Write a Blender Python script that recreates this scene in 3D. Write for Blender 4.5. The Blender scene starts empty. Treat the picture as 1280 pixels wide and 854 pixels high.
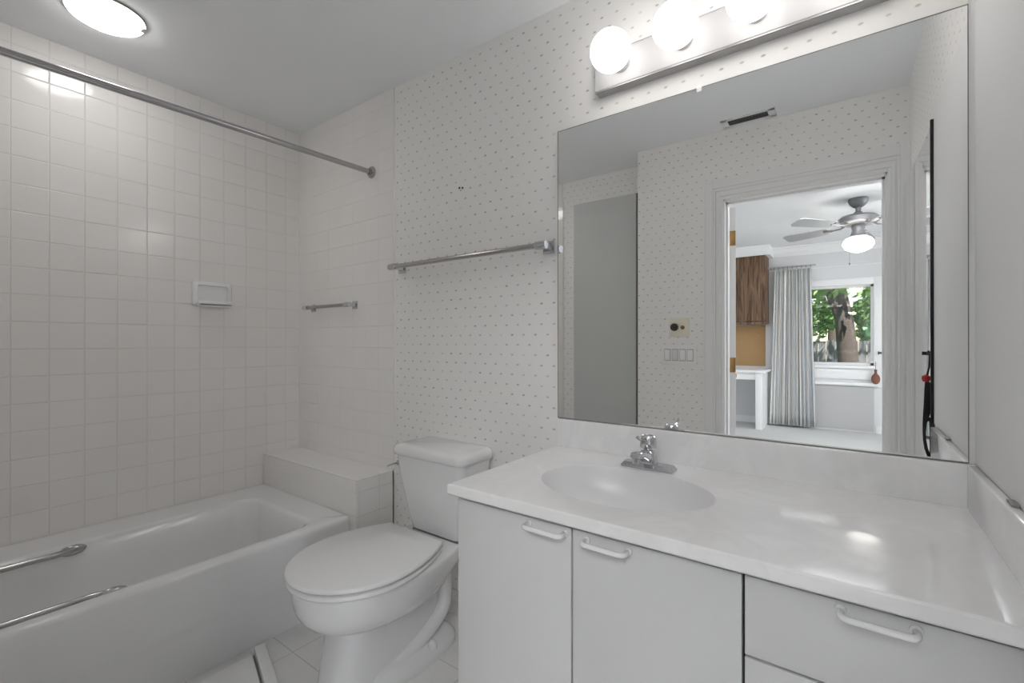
import bpy, bmesh, math, random
from mathutils import Vector, Matrix
random.seed(7)
S = bpy.context.scene
COL = S.collection
PI = math.pi

# ------------------------------------------------------------ camera, world, lights, exposure
cam_d = bpy.data.cameras.new('camera'); cam = bpy.data.objects.new('camera', cam_d); COL.objects.link(cam)
cam_d.sensor_width = 36.0; cam_d.lens = 36.0 * 577.0 / 1280.0; cam_d.clip_start = 0.02
cam.location = (0, -1.4875, 1.1885)
cam.rotation_euler = (math.radians(90.094), math.radians(0.0), math.radians(36.245))
S.camera = cam

S.view_settings.view_transform = 'Standard'; S.view_settings.look = 'None'
S.view_settings.gamma = 1.0; S.view_settings.use_curve_mapping = False
S.view_settings.exposure = 1.58
BULB = 1.55          # vanity globes
DOME = 5.0          # bathroom ceiling dome
FAN = 5.0
SKY_PANEL = 4.6      # flush ceiling panel in the bedroom           # bedroom fan globe
S.cycles.max_bounces = 14; S.cycles.diffuse_bounces = 8; S.cycles.glossy_bounces = 8
S.cycles.transmission_bounces = 6; S.cycles.sample_clamp_indirect = 6.0

w = bpy.data.worlds.new('sky'); S.world = w; w.use_nodes = True
nt = w.node_tree; nt.nodes.clear()
sky = nt.nodes.new('ShaderNodeTexSky'); sky.sky_type = 'NISHITA'; sky.sun_disc = False
sky.sun_elevation = math.radians(50); sky.sun_rotation = math.radians(200)
bgn = nt.nodes.new('ShaderNodeBackground'); bgn.inputs['Strength'].default_value = 0.10
out = nt.nodes.new('ShaderNodeOutputWorld')
nt.links.new(sky.outputs[0], bgn.inputs[0]); nt.links.new(bgn.outputs[0], out.inputs[0])

sun_d = bpy.data.lights.new('sun', 'SUN'); sun_d.energy = 5.0; sun_d.angle = 0.01
sun = bpy.data.objects.new('sun', sun_d); COL.objects.link(sun)
sun.location = (3, -8, 8); sun.rotation_euler = (math.radians(38), 0, math.radians(150))

# fill light added for the bedroom behind an added side window (window_added), both unseen
dl = bpy.data.lights.new('added_fill_light', 'AREA'); dl.shape = 'RECTANGLE'; dl.size = 2.2; dl.size_y = 1.5; dl.energy = 40; dl.color = (.95, .98, 1.)
dlo = bpy.data.objects.new('added_fill_light', dl); COL.objects.link(dlo); dlo.location = (2.75, -4.2, 1.45); dlo.rotation_euler = (0, math.radians(90), 0)

# ------------------------------------------------------------ node helpers and materials
class N:
    def __init__(s, mat): s.t = mat.node_tree
    def new(s, kind, **kw):
        n = s.t.nodes.new(kind)
        for k, v in kw.items(): setattr(n, k, v)
        return n
    def link(s, a, b): s.t.links.new(a, b)
    def m(s, op, a, b=None, c=None, clamp=False):
        n = s.t.nodes.new('ShaderNodeMath'); n.operation = op; n.use_clamp = clamp
        for i, v in enumerate((a, b, c)):
            if v is None: continue
            if isinstance(v, (int, float)): n.inputs[i].default_value = v
            else: s.link(v, n.inputs[i])
        return n.outputs[0]
    def mix(s, f, a, b):
        n = s.t.nodes.new('ShaderNodeMix'); n.data_type = 'RGBA'
        for i, v in ((0, f), (6, a), (7, b)):
            if isinstance(v, (int, float)): n.inputs[i].default_value = v
            elif isinstance(v, tuple): n.inputs[i].default_value = (*v, 1)
            else: s.link(v, n.inputs[i])
        return n.outputs[2]
    def mixf(s, f, a, b): # a + f*(b-a)
        return s.m('ADD', a, s.m('MULTIPLY', f, s.m('SUBTRACT', b, a)))

MATS = {}
def mat(name, col=(.8,.8,.8), rough=.5, metal=0., spec=.5, coat=0., noise=0., nscale=8., bump=0., bscale=60., emit=None, es=0.):
    if name in MATS: return MATS[name]
    m = bpy.data.materials.new(name); m.use_nodes = True; n = N(m)
    b = m.node_tree.nodes['Principled BSDF']
    b.inputs['Base Color'].default_value = (*col, 1); b.inputs['Roughness'].default_value = rough
    b.inputs['Metallic'].default_value = metal; b.inputs['Specular IOR Level'].default_value = spec
    b.inputs['Coat Weight'].default_value = coat; b.inputs['Coat Roughness'].default_value = .05
    tc = None
    if noise or bump:
        tc = n.new('ShaderNodeTexCoord').outputs['Object']
    if noise:
        t = n.new('ShaderNodeTexNoise'); t.inputs['Scale'].default_value = nscale; t.inputs['Detail'].default_value = 4
        n.link(tc, t.inputs['Vector'])
        c = n.mix(t.outputs[0], tuple(max(0, x*(1-noise)) for x in col), tuple(min(1, x*(1+noise)) for x in col))
        n.link(c, b.inputs['Base Color'])
    if bump:
        t = n.new('ShaderNodeTexNoise'); t.inputs['Scale'].default_value = bscale; n.link(tc, t.inputs['Vector'])
        bp = n.new('ShaderNodeBump'); bp.inputs['Strength'].default_value = bump; bp.inputs['Distance'].default_value = .01
        n.link(t.outputs[0], bp.inputs['Height']); n.link(bp.outputs[0], b.inputs['Normal'])
    if emit:
        b.inputs['Emission Color'].default_value = (*emit, 1); b.inputs['Emission Strength'].default_value = es
    MATS[name] = m
    return m

def plane_coords(n):
    """metric coordinates on the surface, picked by which way it faces"""
    g = n.new('ShaderNodeNewGeometry')
    p = n.new('ShaderNodeSeparateXYZ'); n.link(g.outputs['Position'], p.inputs[0])
    q = n.new('ShaderNodeSeparateXYZ'); n.link(g.outputs['True Normal'], q.inputs[0])
    fx = n.m('GREATER_THAN', n.m('ABSOLUTE', q.outputs[0]), .5)
    fz = n.m('GREATER_THAN', n.m('ABSOLUTE', q.outputs[2]), .5)
    return p, fx, fz

def tile_material():
    m = bpy.data.materials.new('wall_tile'); m.use_nodes = True; n = N(m)
    b = m.node_tree.nodes['Principled BSDF']
    p, fx, fz = plane_coords(n)
    X = n.m('DIVIDE', n.m('ADD', p.outputs[0], 1.811 + 110), .11)
    Y = n.m('DIVIDE', n.m('ADD', p.outputs[1], .09 + 110), .11)
    Z = n.m('DIVIDE', n.m('ADD', p.outputs[2], 110 - .5), .11)
    a = n.mixf(fx, X, Y); bb = n.mixf(fz, Z, Y)
    def edge(v):   # distance in metres to the nearest joint
        f = n.m('FRACT', v); return n.m('MULTIPLY', n.m('MINIMUM', f, n.m('SUBTRACT', 1., f)), .11)
    d = n.m('MINIMUM', edge(a), edge(bb))
    tile = n.m('SMOOTH_MIN', n.m('DIVIDE', n.m('SUBTRACT', d, .0013), .0020), 1., .2, clamp=True)
    cell = n.new('ShaderNodeCombineXYZ'); n.link(n.m('FLOOR', a), cell.inputs[0]); n.link(n.m('FLOOR', bb), cell.inputs[1]); n.link(fx, cell.inputs[2])
    wn = n.new('ShaderNodeTexWhiteNoise'); n.link(cell.outputs[0], wn.inputs[0])
    c = n.mix(wn.outputs['Value'], (.868,.848,.826), (.885,.865,.845))
    c = n.mix(tile, (.785,.763,.738), c)
    n.link(c, b.inputs['Base Color'])
    n.link(n.m('SUBTRACT', .62, n.m('MULTIPLY', tile, .49)), b.inputs['Roughness'])
    b.inputs['Specular IOR Level'].default_value = .5
    nz = n.new('ShaderNodeTexNoise'); nz.inputs['Scale'].default_value = 26; nz.inputs['Detail'].default_value = 2
    g = n.new('ShaderNodeNewGeometry'); n.link(g.outputs['Position'], nz.inputs['Vector'])
    # each tile sits a hair out of true
    sep = n.new('ShaderNodeSeparateXYZ'); n.link(wn.outputs['Color'], sep.inputs[0])
    fa = n.m('SUBTRACT', n.m('FRACT', a), .5); fb = n.m('SUBTRACT', n.m('FRACT', bb), .5)
    tilt = n.m('ADD', n.m('MULTIPLY', fa, n.m('SUBTRACT', sep.outputs[0], .5)), n.m('MULTIPLY', fb, n.m('SUBTRACT', sep.outputs[1], .5)))
    h = n.m('ADD', n.m('ADD', tile, n.m('MULTIPLY', nz.outputs[0], .4)), n.m('MULTIPLY', tilt, .5))
    bp = n.new('ShaderNodeBump'); bp.inputs['Strength'].default_value = 1.; bp.inputs['Distance'].default_value = .0009
    n.link(h, bp.inputs['Height']); n.link(bp.outputs[0], b.inputs['Normal'])
    return m

def wallpaper_material():
    m = bpy.data.materials.new('dotted_wallpaper'); m.use_nodes = True; n = N(m)
    b = m.node_tree.nodes['Principled BSDF']; b.inputs['Roughness'].default_value = .55
    b.inputs['Specular IOR Level'].default_value = .3
    p, fx, fz = plane_coords(n)
    H = n.mixf(fx, p.outputs[0], p.outputs[1])
    A = n.m('DIVIDE', n.m('ADD', H, 1.245 + 55.0), .0556)
    B = n.m('DIVIDE', n.m('ADD', p.outputs[2], 79. - 1.376), .079)
    g = n.new('ShaderNodeNewGeometry')
    base = n.new('ShaderNodeTexNoise'); base.inputs['Scale'].default_value = 2.5; n.link(g.outputs['Position'], base.inputs['Vector'])
    col = n.mix(base.outputs[0], (.895,.88,.858), (.925,.912,.895))
    for k, off in enumerate((0., .5)):
        a = n.m('ADD', A, off + .5); c = n.m('ADD', B, off + .5)
        da = n.m('MULTIPLY', n.m('SUBTRACT', n.m('FRACT', a), .5), .0556)
        db = n.m('MULTIPLY', n.m('SUBTRACT', n.m('FRACT', c), .5), .079)
        db = n.m('SUBTRACT', db, n.m('MULTIPLY', da, .06))
        r = n.m('SQRT', n.m('ADD', n.m('POWER', n.m('DIVIDE', da, .0062), 2.), n.m('POWER', n.m('DIVIDE', db, .0036), 2.)))
        mask = n.m('SUBTRACT', 1.25, r, clamp=True)
        mask = n.m('MULTIPLY', mask, 1.6, clamp=True)
        cell = n.new('ShaderNodeCombineXYZ'); n.link(n.m('FLOOR', a), cell.inputs[0]); n.link(n.m('FLOOR', c), cell.inputs[1]); cell.inputs[2].default_value = k * 7.3
        wn = n.new('ShaderNodeTexWhiteNoise'); n.link(cell.outputs[0], wn.inputs[0])
        # darker sprigs run in slanting bands across the paper
        band = n.m('FRACT', n.m('DIVIDE', n.m('ADD', n.m('FLOOR', c), n.m('MULTIPLY', n.m('FLOOR', a), .34)), 3.))
        v = n.m('ADD', n.m('MULTIPLY', band, .55), n.m('MULTIPLY', wn.outputs['Value'], .45))
        dot = n.mix(v, (.42,.40,.415), (.80,.77,.71))
        col = n.mix(mask, col, dot)
    n.link(col, b.inputs['Base Color'])
    return m

def floor_tile_material():
    m = bpy.data.materials.new('floor_marble'); m.use_nodes = True; n = N(m)
    b = m.node_tree.nodes['Principled BSDF']; b.inputs['Roughness'].default_value = .22
    p, fx, fz = plane_coords(n)
    def edge(v, o):
        f = n.m('FRACT', n.m('DIVIDE', n.m('ADD', v, 30 + o), .305)); return n.m('MULTIPLY', n.m('MINIMUM', f, n.m('SUBTRACT', 1., f)), .305)
    d = n.m('MINIMUM', edge(p.outputs[0], .09), edge(p.outputs[1], .14))
    k = n.m('LESS_THAN', d, .0018)
    g = n.new('ShaderNodeNewGeometry')
    t = n.new('ShaderNodeTexNoise'); t.inputs['Scale'].default_value = 5; t.inputs['Detail'].default_value = 8; t.inputs['Distortion'].default_value = 1.2
    n.link(g.outputs['Position'], t.inputs['Vector'])
    c = n.mix(t.outputs[0], (.78,.77,.76), (.90,.895,.89))
    c = n.mix(k, c, (.62,.61,.60)); n.link(c, b.inputs['Base Color'])
    return m

def marble_top_material():
    m = bpy.data.materials.new('cultured_marble'); m.use_nodes = True; n = N(m)
    b = m.node_tree.nodes['Principled BSDF']; b.inputs['Roughness'].default_value = .11; b.inputs['Coat Weight'].default_value = .35
    b.inputs['Coat Roughness'].default_value = .04
    g = n.new('ShaderNodeNewGeometry')
    t = n.new('ShaderNodeTexNoise'); t.inputs['Scale'].default_value = 4.5; t.inputs['Detail'].default_value = 7; t.inputs['Distortion'].default_value = 2.0
    n.link(g.outputs['Position'], t.inputs['Vector'])
    r = n.new('ShaderNodeValToRGB'); n.link(t.outputs[0], r.inputs[0])
    r.color_ramp.elements[0].position = .38; r.color_ramp.elements[0].color = (.89,.885,.885,1)
    r.color_ramp.elements[1].position = .5; r.color_ramp.elements[1].color = (.86,.855,.855,1)
    e = r.color_ramp.elements.new(.62); e.color = (.91,.905,.905,1)
    n.link(r.outputs[0], b.inputs['Base Color'])
    return m

def curtain_material():
    m = bpy.data.materials.new('striped_curtain'); m.use_nodes = True; n = N(m)
    b = m.node_tree.nodes['Principled BSDF']; b.inputs['Roughness'].default_value = .85; b.inputs['Specular IOR Level'].default_value = .1
    uv = n.new('ShaderNodeTexCoord'); s = n.new('ShaderNodeSeparateXYZ'); n.link(uv.outputs['UV'], s.inputs[0])
    U, V = s.outputs[0], s.outputs[1]
    f = n.m('FRACT', n.m('MULTIPLY', U, 11.))
    r = n.new('ShaderNodeValToRGB'); r.color_ramp.interpolation = 'CONSTANT'; n.link(f, r.inputs[0])
    stops = [(0,(.80,.78,.74)),(.30,(.30,.33,.38)),(.37,(.66,.67,.68)),(.50,(.82,.79,.72)),(.66,(.28,.31,.37)),(.70,(.60,.64,.69)),(.82,(.72,.70,.62)),(.93,(.42,.44,.48))]
    r.color_ramp.elements[0].color = (*stops[0][1],1); r.color_ramp.elements[1].position = stops[1][0]; r.color_ramp.elements[1].color = (*stops[1][1],1)
    for p_, c_ in stops[2:]:
        e = r.color_ramp.elements.new(p_); e.color = (*c_,1)
    n.link(r.outputs[0], b.inputs['Base Color'])
    return m

def wood_material():
    m = bpy.data.materials.new('grained_wood'); m.use_nodes = True; n = N(m)
    b = m.node_tree.nodes['Principled BSDF']; b.inputs['Roughness'].default_value = .45
    tc = n.new('ShaderNodeTexCoord'); mp = n.new('ShaderNodeMapping'); mp.inputs['Scale'].default_value = (30, 30, 2.2)
    n.link(tc.outputs['Object'], mp.inputs[0])
    t = n.new('ShaderNodeTexNoise'); t.inputs['Scale'].default_value = 1.; t.inputs['Detail'].default_value = 5; t.inputs['Distortion'].default_value = 1.4
    n.link(mp.outputs[0], t.inputs['Vector'])
    r = n.new('ShaderNodeValToRGB'); n.link(t.outputs[0], r.inputs[0])
    r.color_ramp.elements[0].position = .35; r.color_ramp.elements[0].color = (.055,.028,.015,1)
    r.color_ramp.elements[1].position = .65; r.color_ramp.elements[1].color = (.26,.15,.085,1)
    n.link(r.outputs[0], b.inputs['Base Color'])
    return m

M_TILE = tile_material(); M_PAPER = wallpaper_material(); M_FLOOR = floor_tile_material()
M_TOP = marble_top_material(); M_CURT = curtain_material(); M_WOOD = wood_material()
M_CEIL = mat('ceiling_paint', (.905,.925,.945), .9, noise=.01, bump=.05, bscale=200)
M_TRIM = mat('white_trim_paint', (.87,.87,.87), .35)
M_WALLB = mat('bedroom_paint', (.74,.745,.755), .8)
M_CEILB = mat('bedroom_ceiling_paint', (.82,.83,.84), .9)
M_PORC = mat('white_porcelain', (.88,.88,.885), .07, spec=.55, coat=.4)
M_TUB = mat('white_enamel', (.86,.86,.865), .12, coat=.3)
M_SEAT = mat('white_plastic', (.89,.89,.89), .22)
M_CAB = mat('cabinet_laminate', (.68,.68,.68), .30, noise=.01)
M_GAP = mat('dark_gap', (.04,.04,.04), .8)
M_HAND = mat('white_handle_plastic', (.86,.86,.87), .25)
M_CHROME = mat('chrome', (.60,.60,.62), .06, metal=1.)
M_CHROME2 = mat('brushed_chrome', (.47,.46,.46), .16, metal=1.)
M_MIRROR = mat('mirror_glass', (.94,.945,.94), .0, metal=1.)
M_BLACK = mat('black_plastic', (.012,.012,.013), .45)
M_RED = mat('red_plastic', (.45,.015,.02), .4)
M_PLATE = mat('switch_plastic', (.90,.90,.89), .3)
M_BRASS = mat('aged_brass', (.42,.25,.10), .35, metal=1.)
M_IVORY = mat('ivory_plate', (.86,.82,.70), .35)
M_GREY = mat('grey_door_paint', (.64,.655,.645), .5, noise=.03, nscale=3)
M_PANEL = mat('satin_white_panel', (.84,.84,.835), .6, spec=.3)
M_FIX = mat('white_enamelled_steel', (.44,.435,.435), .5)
M_BULB = mat('lit_bulb_glass', (1,1,1), .3, emit=(1,.968,.945), es=BULB)
M_DOME = mat('lit_dome_glass', (1,1,1), .3, emit=(1,.972,.955), es=DOME)
M_FANL = mat('lit_fan_globe', (1,1,1), .3, emit=(1,.95,.88), es=FAN)
M_FAN = mat('pewter_fan_paint', (.20,.20,.21), .4, metal=.3)
M_BLADE = mat('fan_blade_paint', (.36,.36,.37), .5)
M_CORK = mat('cork_board', (.42,.26,.12), .8, noise=.15, nscale=60)
M_CARPET = mat('pale_carpet', (.62,.62,.61), .95, noise=.05, nscale=90, bump=.3, bscale=300)
M_GRILLE = mat('dark_grille', (.03,.03,.032), .5)
M_GLASS = None
def glass():
    m = bpy.data.materials.new('window_glass'); m.use_nodes = True; n = N(m); nt_ = m.node_tree
    for x in list(nt_.nodes): nt_.nodes.remove(x)
    o = n.new('ShaderNodeOutputMaterial'); t = n.new('ShaderNodeBsdfTransparent'); g = n.new('ShaderNodeBsdfGlossy')
    g.inputs['Roughness'].default_value = .0; f = n.new('ShaderNodeFresnel'); f.inputs[0].default_value = 1.5
    mx = n.new('ShaderNodeMixShader'); n.link(f.outputs[0], mx.inputs[0]); n.link(t.outputs[0], mx.inputs[1]); n.link(g.outputs[0], mx.inputs[2]); n.link(mx.outputs[0], o.inputs[0])
    return m
M_GLASS = glass()

# ------------------------------------------------------------ mesh helpers
def merge(bm, tmp, mi=0):
    for f in tmp.faces: f.material_index = mi
    me = bpy.data.meshes.new('t'); tmp.to_mesh(me); tmp.free(); bm.from_mesh(me); bpy.data.meshes.remove(me)
def B(): return bmesh.new()
def box(bm, x0, x1, y0, y1, z0, z1, mi=0, bev=0., seg=2, rot=None):
    t = bmesh.new(); bmesh.ops.create_cube(t, size=1.)
    cx, cy, cz = (x0+x1)/2, (y0+y1)/2, (z0+z1)/2
    for v in t.verts:
        v.co = Vector((v.co.x*abs(x1-x0), v.co.y*abs(y1-y0), v.co.z*abs(z1-z0)))
    if bev: bmesh.ops.bevel(t, geom=t.edges[:], offset=bev, segments=seg, affect='EDGES', profile=.5)
    Mx = Matrix.Translation((cx, cy, cz)) @ (rot if rot else Matrix.Identity(4))
    bmesh.ops.transform(t, matrix=Mx, verts=t.verts[:])
    merge(bm, t, mi); return bm
def rings(bm, rs, mi=0, cap0=True, cap1=True, closed=True):
    """skin a list of vertex loops (each a list of points)"""
    t = bmesh.new(); V = [[t.verts.new(p) for p in r] for r in rs]; n = len(rs[0])
    for a, b_ in zip(V[:-1], V[1:]):
        for i in range(n if closed else n-1):
            j = (i+1) % n; t.faces.new((a[i], a[j], b_[j], b_[i]))
    if cap0: t.faces.new(V[0][::-1])
    if cap1: t.faces.new(V[-1])
    bmesh.ops.recalc_face_normals(t, faces=t.faces[:])
    merge(bm, t, mi); return bm
def tube(bm, pts, r, seg=14, mi=0, cap=True):
    pts = [Vector(p) for p in pts]; rr = r if isinstance(r, (list, tuple)) else [r]*len(pts)
    T = []
    for i in range(len(pts)):
        a = pts[max(i-1, 0)]; b_ = pts[min(i+1, len(pts)-1)]; T.append((b_-a).normalized())
    up = Vector((0,0,1)) if abs(T[0].z) < .9 else Vector((1,0,0))
    n = T[0].cross(up).normalized(); R = []
    for i, p in enumerate(pts):
        n = (n - T[i]*n.dot(T[i])).normalized(); b_ = T[i].cross(n)
        R.append([p + n*math.cos(2*PI*k/seg)*rr[i] + b_*math.sin(2*PI*k/seg)*rr[i] for k in range(seg)])
    return rings(bm, R, mi, cap, cap)
def lathe(bm, prof, c=(0,0,0), axis='z', seg=32, mi=0, cap=True):
    R = []
    for r, h in prof:
        ring = []
        for k in range(seg):
            a = 2*PI*k/seg; u, v = r*math.cos(a), r*math.sin(a)
            q = {'z': (u, v, h), 'y': (u, h, v), 'x': (h, u, v)}[axis]
            ring.append((c[0]+q[0], c[1]+q[1], c[2]+q[2]))
        R.append(ring)
    return rings(bm, R, mi, cap, cap)
def arc_path(pts, rad, n=6):
    """polyline with rounded corners"""
    P = [Vector(p) for p in pts]; o = [P[0]]
    for a, b_, c in zip(P[:-2], P[1:-1], P[2:]):
        d1 = (a-b_).normalized(); d2 = (c-b_).normalized(); s = b_+d1*rad; e = b_+d2*rad
        for k in range(n+1):
            t = k/n; o.append(s*(1-t)**2 + b_*2*t*(1-t) + e*t*t)
    o.append(P[-1]); return o
def rrect(cx, cy, hx, hy, r, z, n=6):
    """rounded rectangle loop"""
    o = []
    for (sx, sy, a0) in ((1,1,0),(-1,1,PI/2),(-1,-1,PI),(1,-1,1.5*PI)):
        for k in range(n+1):
            a = a0 + PI/2*k/n; o.append((cx+sx*(hx-r)+r*math.cos(a), cy+sy*(hy-r)+r*math.sin(a), z))
    return o
def obj(name, bm, mats, parent=None, smooth=True, ang=35, mod=None):
    me = bpy.data.meshes.new(name)
    if smooth:
        for f in bm.faces: f.smooth = True
        for e in bm.edges:
            if len(e.link_faces) == 2:
                if e.calc_face_angle(0) > math.radians(ang): e.smooth = False
    bm.to_mesh(me); bm.free()
    o = bpy.data.objects.new(name, me); COL.objects.link(o)
    for m in (mats if isinstance(mats, (list, tuple)) else [mats]): me.materials.append(m)
    if parent is not None:
        o.parent = parent
        wl = Vector((0,0,0)); p = parent
        while p is not None: wl += p.location; p = p.parent
        o.location = -wl
    return o
def tag(o, label, cat=None, group=None, kind=None):
    if label: o['label'] = label
    if cat: o['category'] = cat
    if group: o['group'] = group
    if kind: o['kind'] = kind
    return o
def thing(name, label, cat, loc, group=None):
    o = bpy.data.objects.new(name, None); o.empty_display_size = .05; COL.objects.link(o); o.location = loc
    return tag(o, label, cat, group)
def struct(name, bm, mats, parent=None, smooth=False):
    o = obj(name, bm, mats, parent, smooth)
    if parent is None: o['kind'] = 'structure'
    return o
def dup(root, delta, label, group=None):
    r = root.copy(); COL.objects.link(r); r.location = root.location + Vector(delta)
    r['label'] = label
    if group: r['group'] = group
    def rec(src, dst):
        for ch in [c for c in bpy.data.objects if c.parent == src]:
            c = ch.copy(); COL.objects.link(c); c.parent = dst; rec(ch, c)
    rec(root, r); return r

# ------------------------------------------------------------ key dimensions (metres)
XL, XR = -2.6735, .2335          # tub wall, right wall
ZC, ZB = 2.439, 2.54             # ceilings
XS = -1.811                      # tile to wallpaper seam
YD, YA = -1.4647, -1.6996        # door wall, alcove end wall
XE = -1.128                      # corner of the alcove
YW = -6.15                       # bedroom window wall
ZL, YL = .5617, -.2138           # tiled ledge

# ------------------------------------------------------------ shell
f = B(); box(f, XL-.1, XR+.1, YD-.115, .1, -.05, 0); struct('floor', f, M_FLOOR)
f = B(); box(f, XL-.1, XE, YA-.1, YD-.115, -.05, 0); struct('floor_alcove', f, M_FLOOR)
f = B(); box(f, -3.2, 2.6, YW-.15, YD-.115, -.052, -.002); struct('floor_bedroom', f, M_CARPET)
c = B(); box(c, XL-.1, XR+.1, YA-.1, .1, ZC, ZC+.06); struct('ceiling', c, M_CEIL)
c = B(); box(c, -3.2, 2.6, YW-.15, YA-.1, ZB, ZB+.06); box(c, XE, 2.6, YA-.1, YD-.115, ZC+.06, ZB+.06); struct('ceiling_bedroom', c, M_CEILB)

wl = B(); box(wl, XL-.1, XL, YA-.1, .1, 0, ZC); struct('wall_left', wl, M_TILE)
wb = B(); box(wb, XL, XR+.1, 0, .1, 0, ZC, 0); box(wb, XL, XS, -.006, 0, 0, ZC, 1)
struct('wall_back', wb, [M_PAPER, M_TILE])
t = B(); box(t, XS, XS+.007, -.0065, 0, ZL, ZC, 0, .001); struct('trim_1', t, M_PORC)
t = B(); box(t, XS, -.856, -.009, 0, 0, .108, 0, .002); struct('baseboard_back', t, M_TILE)
wr = B(); box(wr, XR, XR+.1, YD, .0, 0, ZC); struct('wall_right', wr, M_PAPER)

# door wall with its opening; the lower lintel stops at the head
DX0, DX1, DH = -.612, .155, 2.035
wf = B()
box(wf, XE, DX0, YD-.115, YD, 0, ZC, 0); box(wf, DX1, XR+.1, YD-.115, YD, 0, ZC, 0); box(wf, DX0, DX1, YD-.115, YD, DH, ZC, 0)
struct('wall_front', wf, M_PAPER)
wf = B(); box(wf, XE, XE+.1, YA-.1, YD-.115, 0, ZC, 0); box(wf, XL-.1, XE, YA-.1, YA, 0, ZC, 0)
struct('wall_alcove_end', wf, M_PAPER)
# tiled end of the tub alcove
wf = B(); box(wf, XL, -1.83, YA, YA+.006, 0, ZC); struct('wall_tub_end', wf, M_TILE)

# jamb and casing of the doorway
dj = B()
box(dj, DX0, DX0+.014, YD-.125, YD+.004, 0, DH, 0); box(dj, DX1-.014, DX1, YD-.125, YD+.004, 0, DH, 0); box(dj, DX0, DX1, YD-.125, YD+.004, DH-.014, DH, 0)
# stop bead
box(dj, DX0+.014, DX0+.026, YD-.075, YD-.035, 0, DH-.014); box(dj, DX1-.026, DX1-.014, YD-.075, YD-.035, 0, DH-.014); box(dj, DX0+.014, DX1-.014, YD-.075, YD-.035, DH-.026, DH-.014)
struct('trim_2', dj, M_TRIM)
def casing(name, x0, x1, zt, y, sgn, wl_, wr_, wt):
    """stepped casing: flat board, two beads and an inner lip"""
    b = B()
    for k, (a0, a1, th) in enumerate(((0, .16, .010), (.16, .34, .016), (.34, .42, .010), (.42, .56, .015), (.56, 1., .020))):
        # a runs from the opening outwards
        y1 = y + sgn*th
        box(b, x0-wl_*a1, x0-wl_*a0, min(y, y1), max(y, y1), 0, zt+wt*a1, 0, .0012, 1)
        if wr_: box(b, x1+wr_*a0, x1+wr_*a1, min(y, y1), max(y, y1), 0, zt+wt*a1, 0, .0012, 1)
        box(b, x0-wl_*a0, x1+wr_*a0, min(y, y1), max(y, y1), zt+wt*a0, zt+wt*a1, 0, .0012, 1)
    return struct(name, b, M_TRIM)
casing('trim_3', DX0+.006, DX1-.006, DH-.006, YD, 1, .096, .0845, .125)
casing('trim_4', DX0+.006, DX1-.006, DH-.006, YD-.115, -1, .07, .07, .07)

# strip beside the mirror, in the corner
t = B(); box(t, .2195, XR, -.004, 0, .908, ZC, 0, .001); struct('trim_5', t, M_TRIM)

# open bedroom door, hinged on the far jamb
dr = B(); box(dr, .002, .70, 0, .035, .01, DH-.02, 0, .002)
door = struct('door_1', dr, M_TRIM)
door.location = (DX0+.015, YD-.128, 0); door.rotation_euler = (0, 0, math.radians(-104.5))
for zz in (.25, 1.05, 1.825):
    hb = B(); box(hb, -.0015, .003, .002, .034, zz-.045, zz+.045, 0, .001); tube(hb, [(-.004, -.004, zz-.045), (-.004, -.004, zz+.045)], .005, 10)
    h = obj('hinge', hb, M_BRASS); h.parent = door
kb = B(); lathe(kb, [(.0, .052), (.02, .050), (.027, .037), (.024, .024), (.011, .016), (.011, .002), (.03, .0015)], (.64, .035, .95), 'y', 20)
k = obj('door_knob', kb, M_BRASS); k.parent = door

# flat grey door in the alcove end wall, without casing
d2 = B(); box(d2, -1.725, -1.228, YA, YA+.012, .01, 2.25, 0, .002); door2 = struct('door_2', d2, M_GREY)
g = B(); box(g, -1.227, -1.214, YA, YA+.006, .01, 2.25); gg = obj('edge_strip', g, mat('dark_edge_strip', (.18,.18,.17), .5)); gg.parent = door2
t = B(); box(t, -1.83, -1.823, YA, YA+.012, 0, 2.3, 0, .002); struct('trim_6', t, M_PORC)

# ------------------------------------------------------------ tiled ledge behind the tub head
lg = B(); box(lg, XL, XS, YL, 0, 0, ZL-.006, 0); box(lg, XL, XS, YL, 0, ZL-.006, ZL, 1, .002, 1); struct('trim_7', lg, [M_TILE, mat('ledge_cap_glaze', (.88,.865,.85), .2)])

# ------------------------------------------------------------ bathtub
tx0, tx1, ty0, ty1, zr = XL+.001, -1.860, YA+.007, YL-.001, .388
tub = thing('bathtub', 'long white enamel bathtub built into the tiled alcove', 'bathtub', ((tx0+tx1)/2, (ty0+ty1)/2, 0))
b = B()
def tl(x0, x1, y0, y1, r, z, n=8): return rrect((x0+x1)/2, (y0+y1)/2, (x1-x0)/2, (y1-y0)/2, r, z, n)
ix0, ix1, iy0, iy1 = -2.478, -1.918, -1.60, -.36
L = [tl(tx0, tx1-.016, ty0, ty1, .006, .0), tl(tx0, tx1-.011, ty0, ty1, .006, .165), tl(tx0, tx1-.006, ty0, ty1, .006, .183), tl(tx0, tx1-.001, ty0, ty1, .006, .200),
     tl(tx0, tx1, ty0, ty1, .006, .36), tl(tx0, tx1-.001, ty0, ty1, .006, .372), tl(tx0, tx1-.006, ty0, ty1, .006, .382), tl(tx0, tx1-.016, ty0, ty1, .006, zr),
     tl(ix0-.03, ix1+.016, iy0-.022, iy1+.026, .08, zr), tl(ix0-.02, ix1+.008, iy0-.012, iy1+.016, .075, zr), tl(ix0-.006, ix1, iy0, iy1+.004, .075, zr-.003), tl(ix0+.004, ix1-.008, iy0+.008, iy1-.006, .075, zr-.014),
     tl(ix0+.025, ix1-.02, iy0+.05, iy1-.02, .08, .30), tl(ix0+.045, ix1-.035, iy0+.14, iy1-.04, .10, .14), tl(ix0+.065, ix1-.055, iy0+.20, iy1-.06, .10, .085),
     tl(ix0+.11, ix1-.10, iy0+.26, iy1-.11, .08, .065)]
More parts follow.
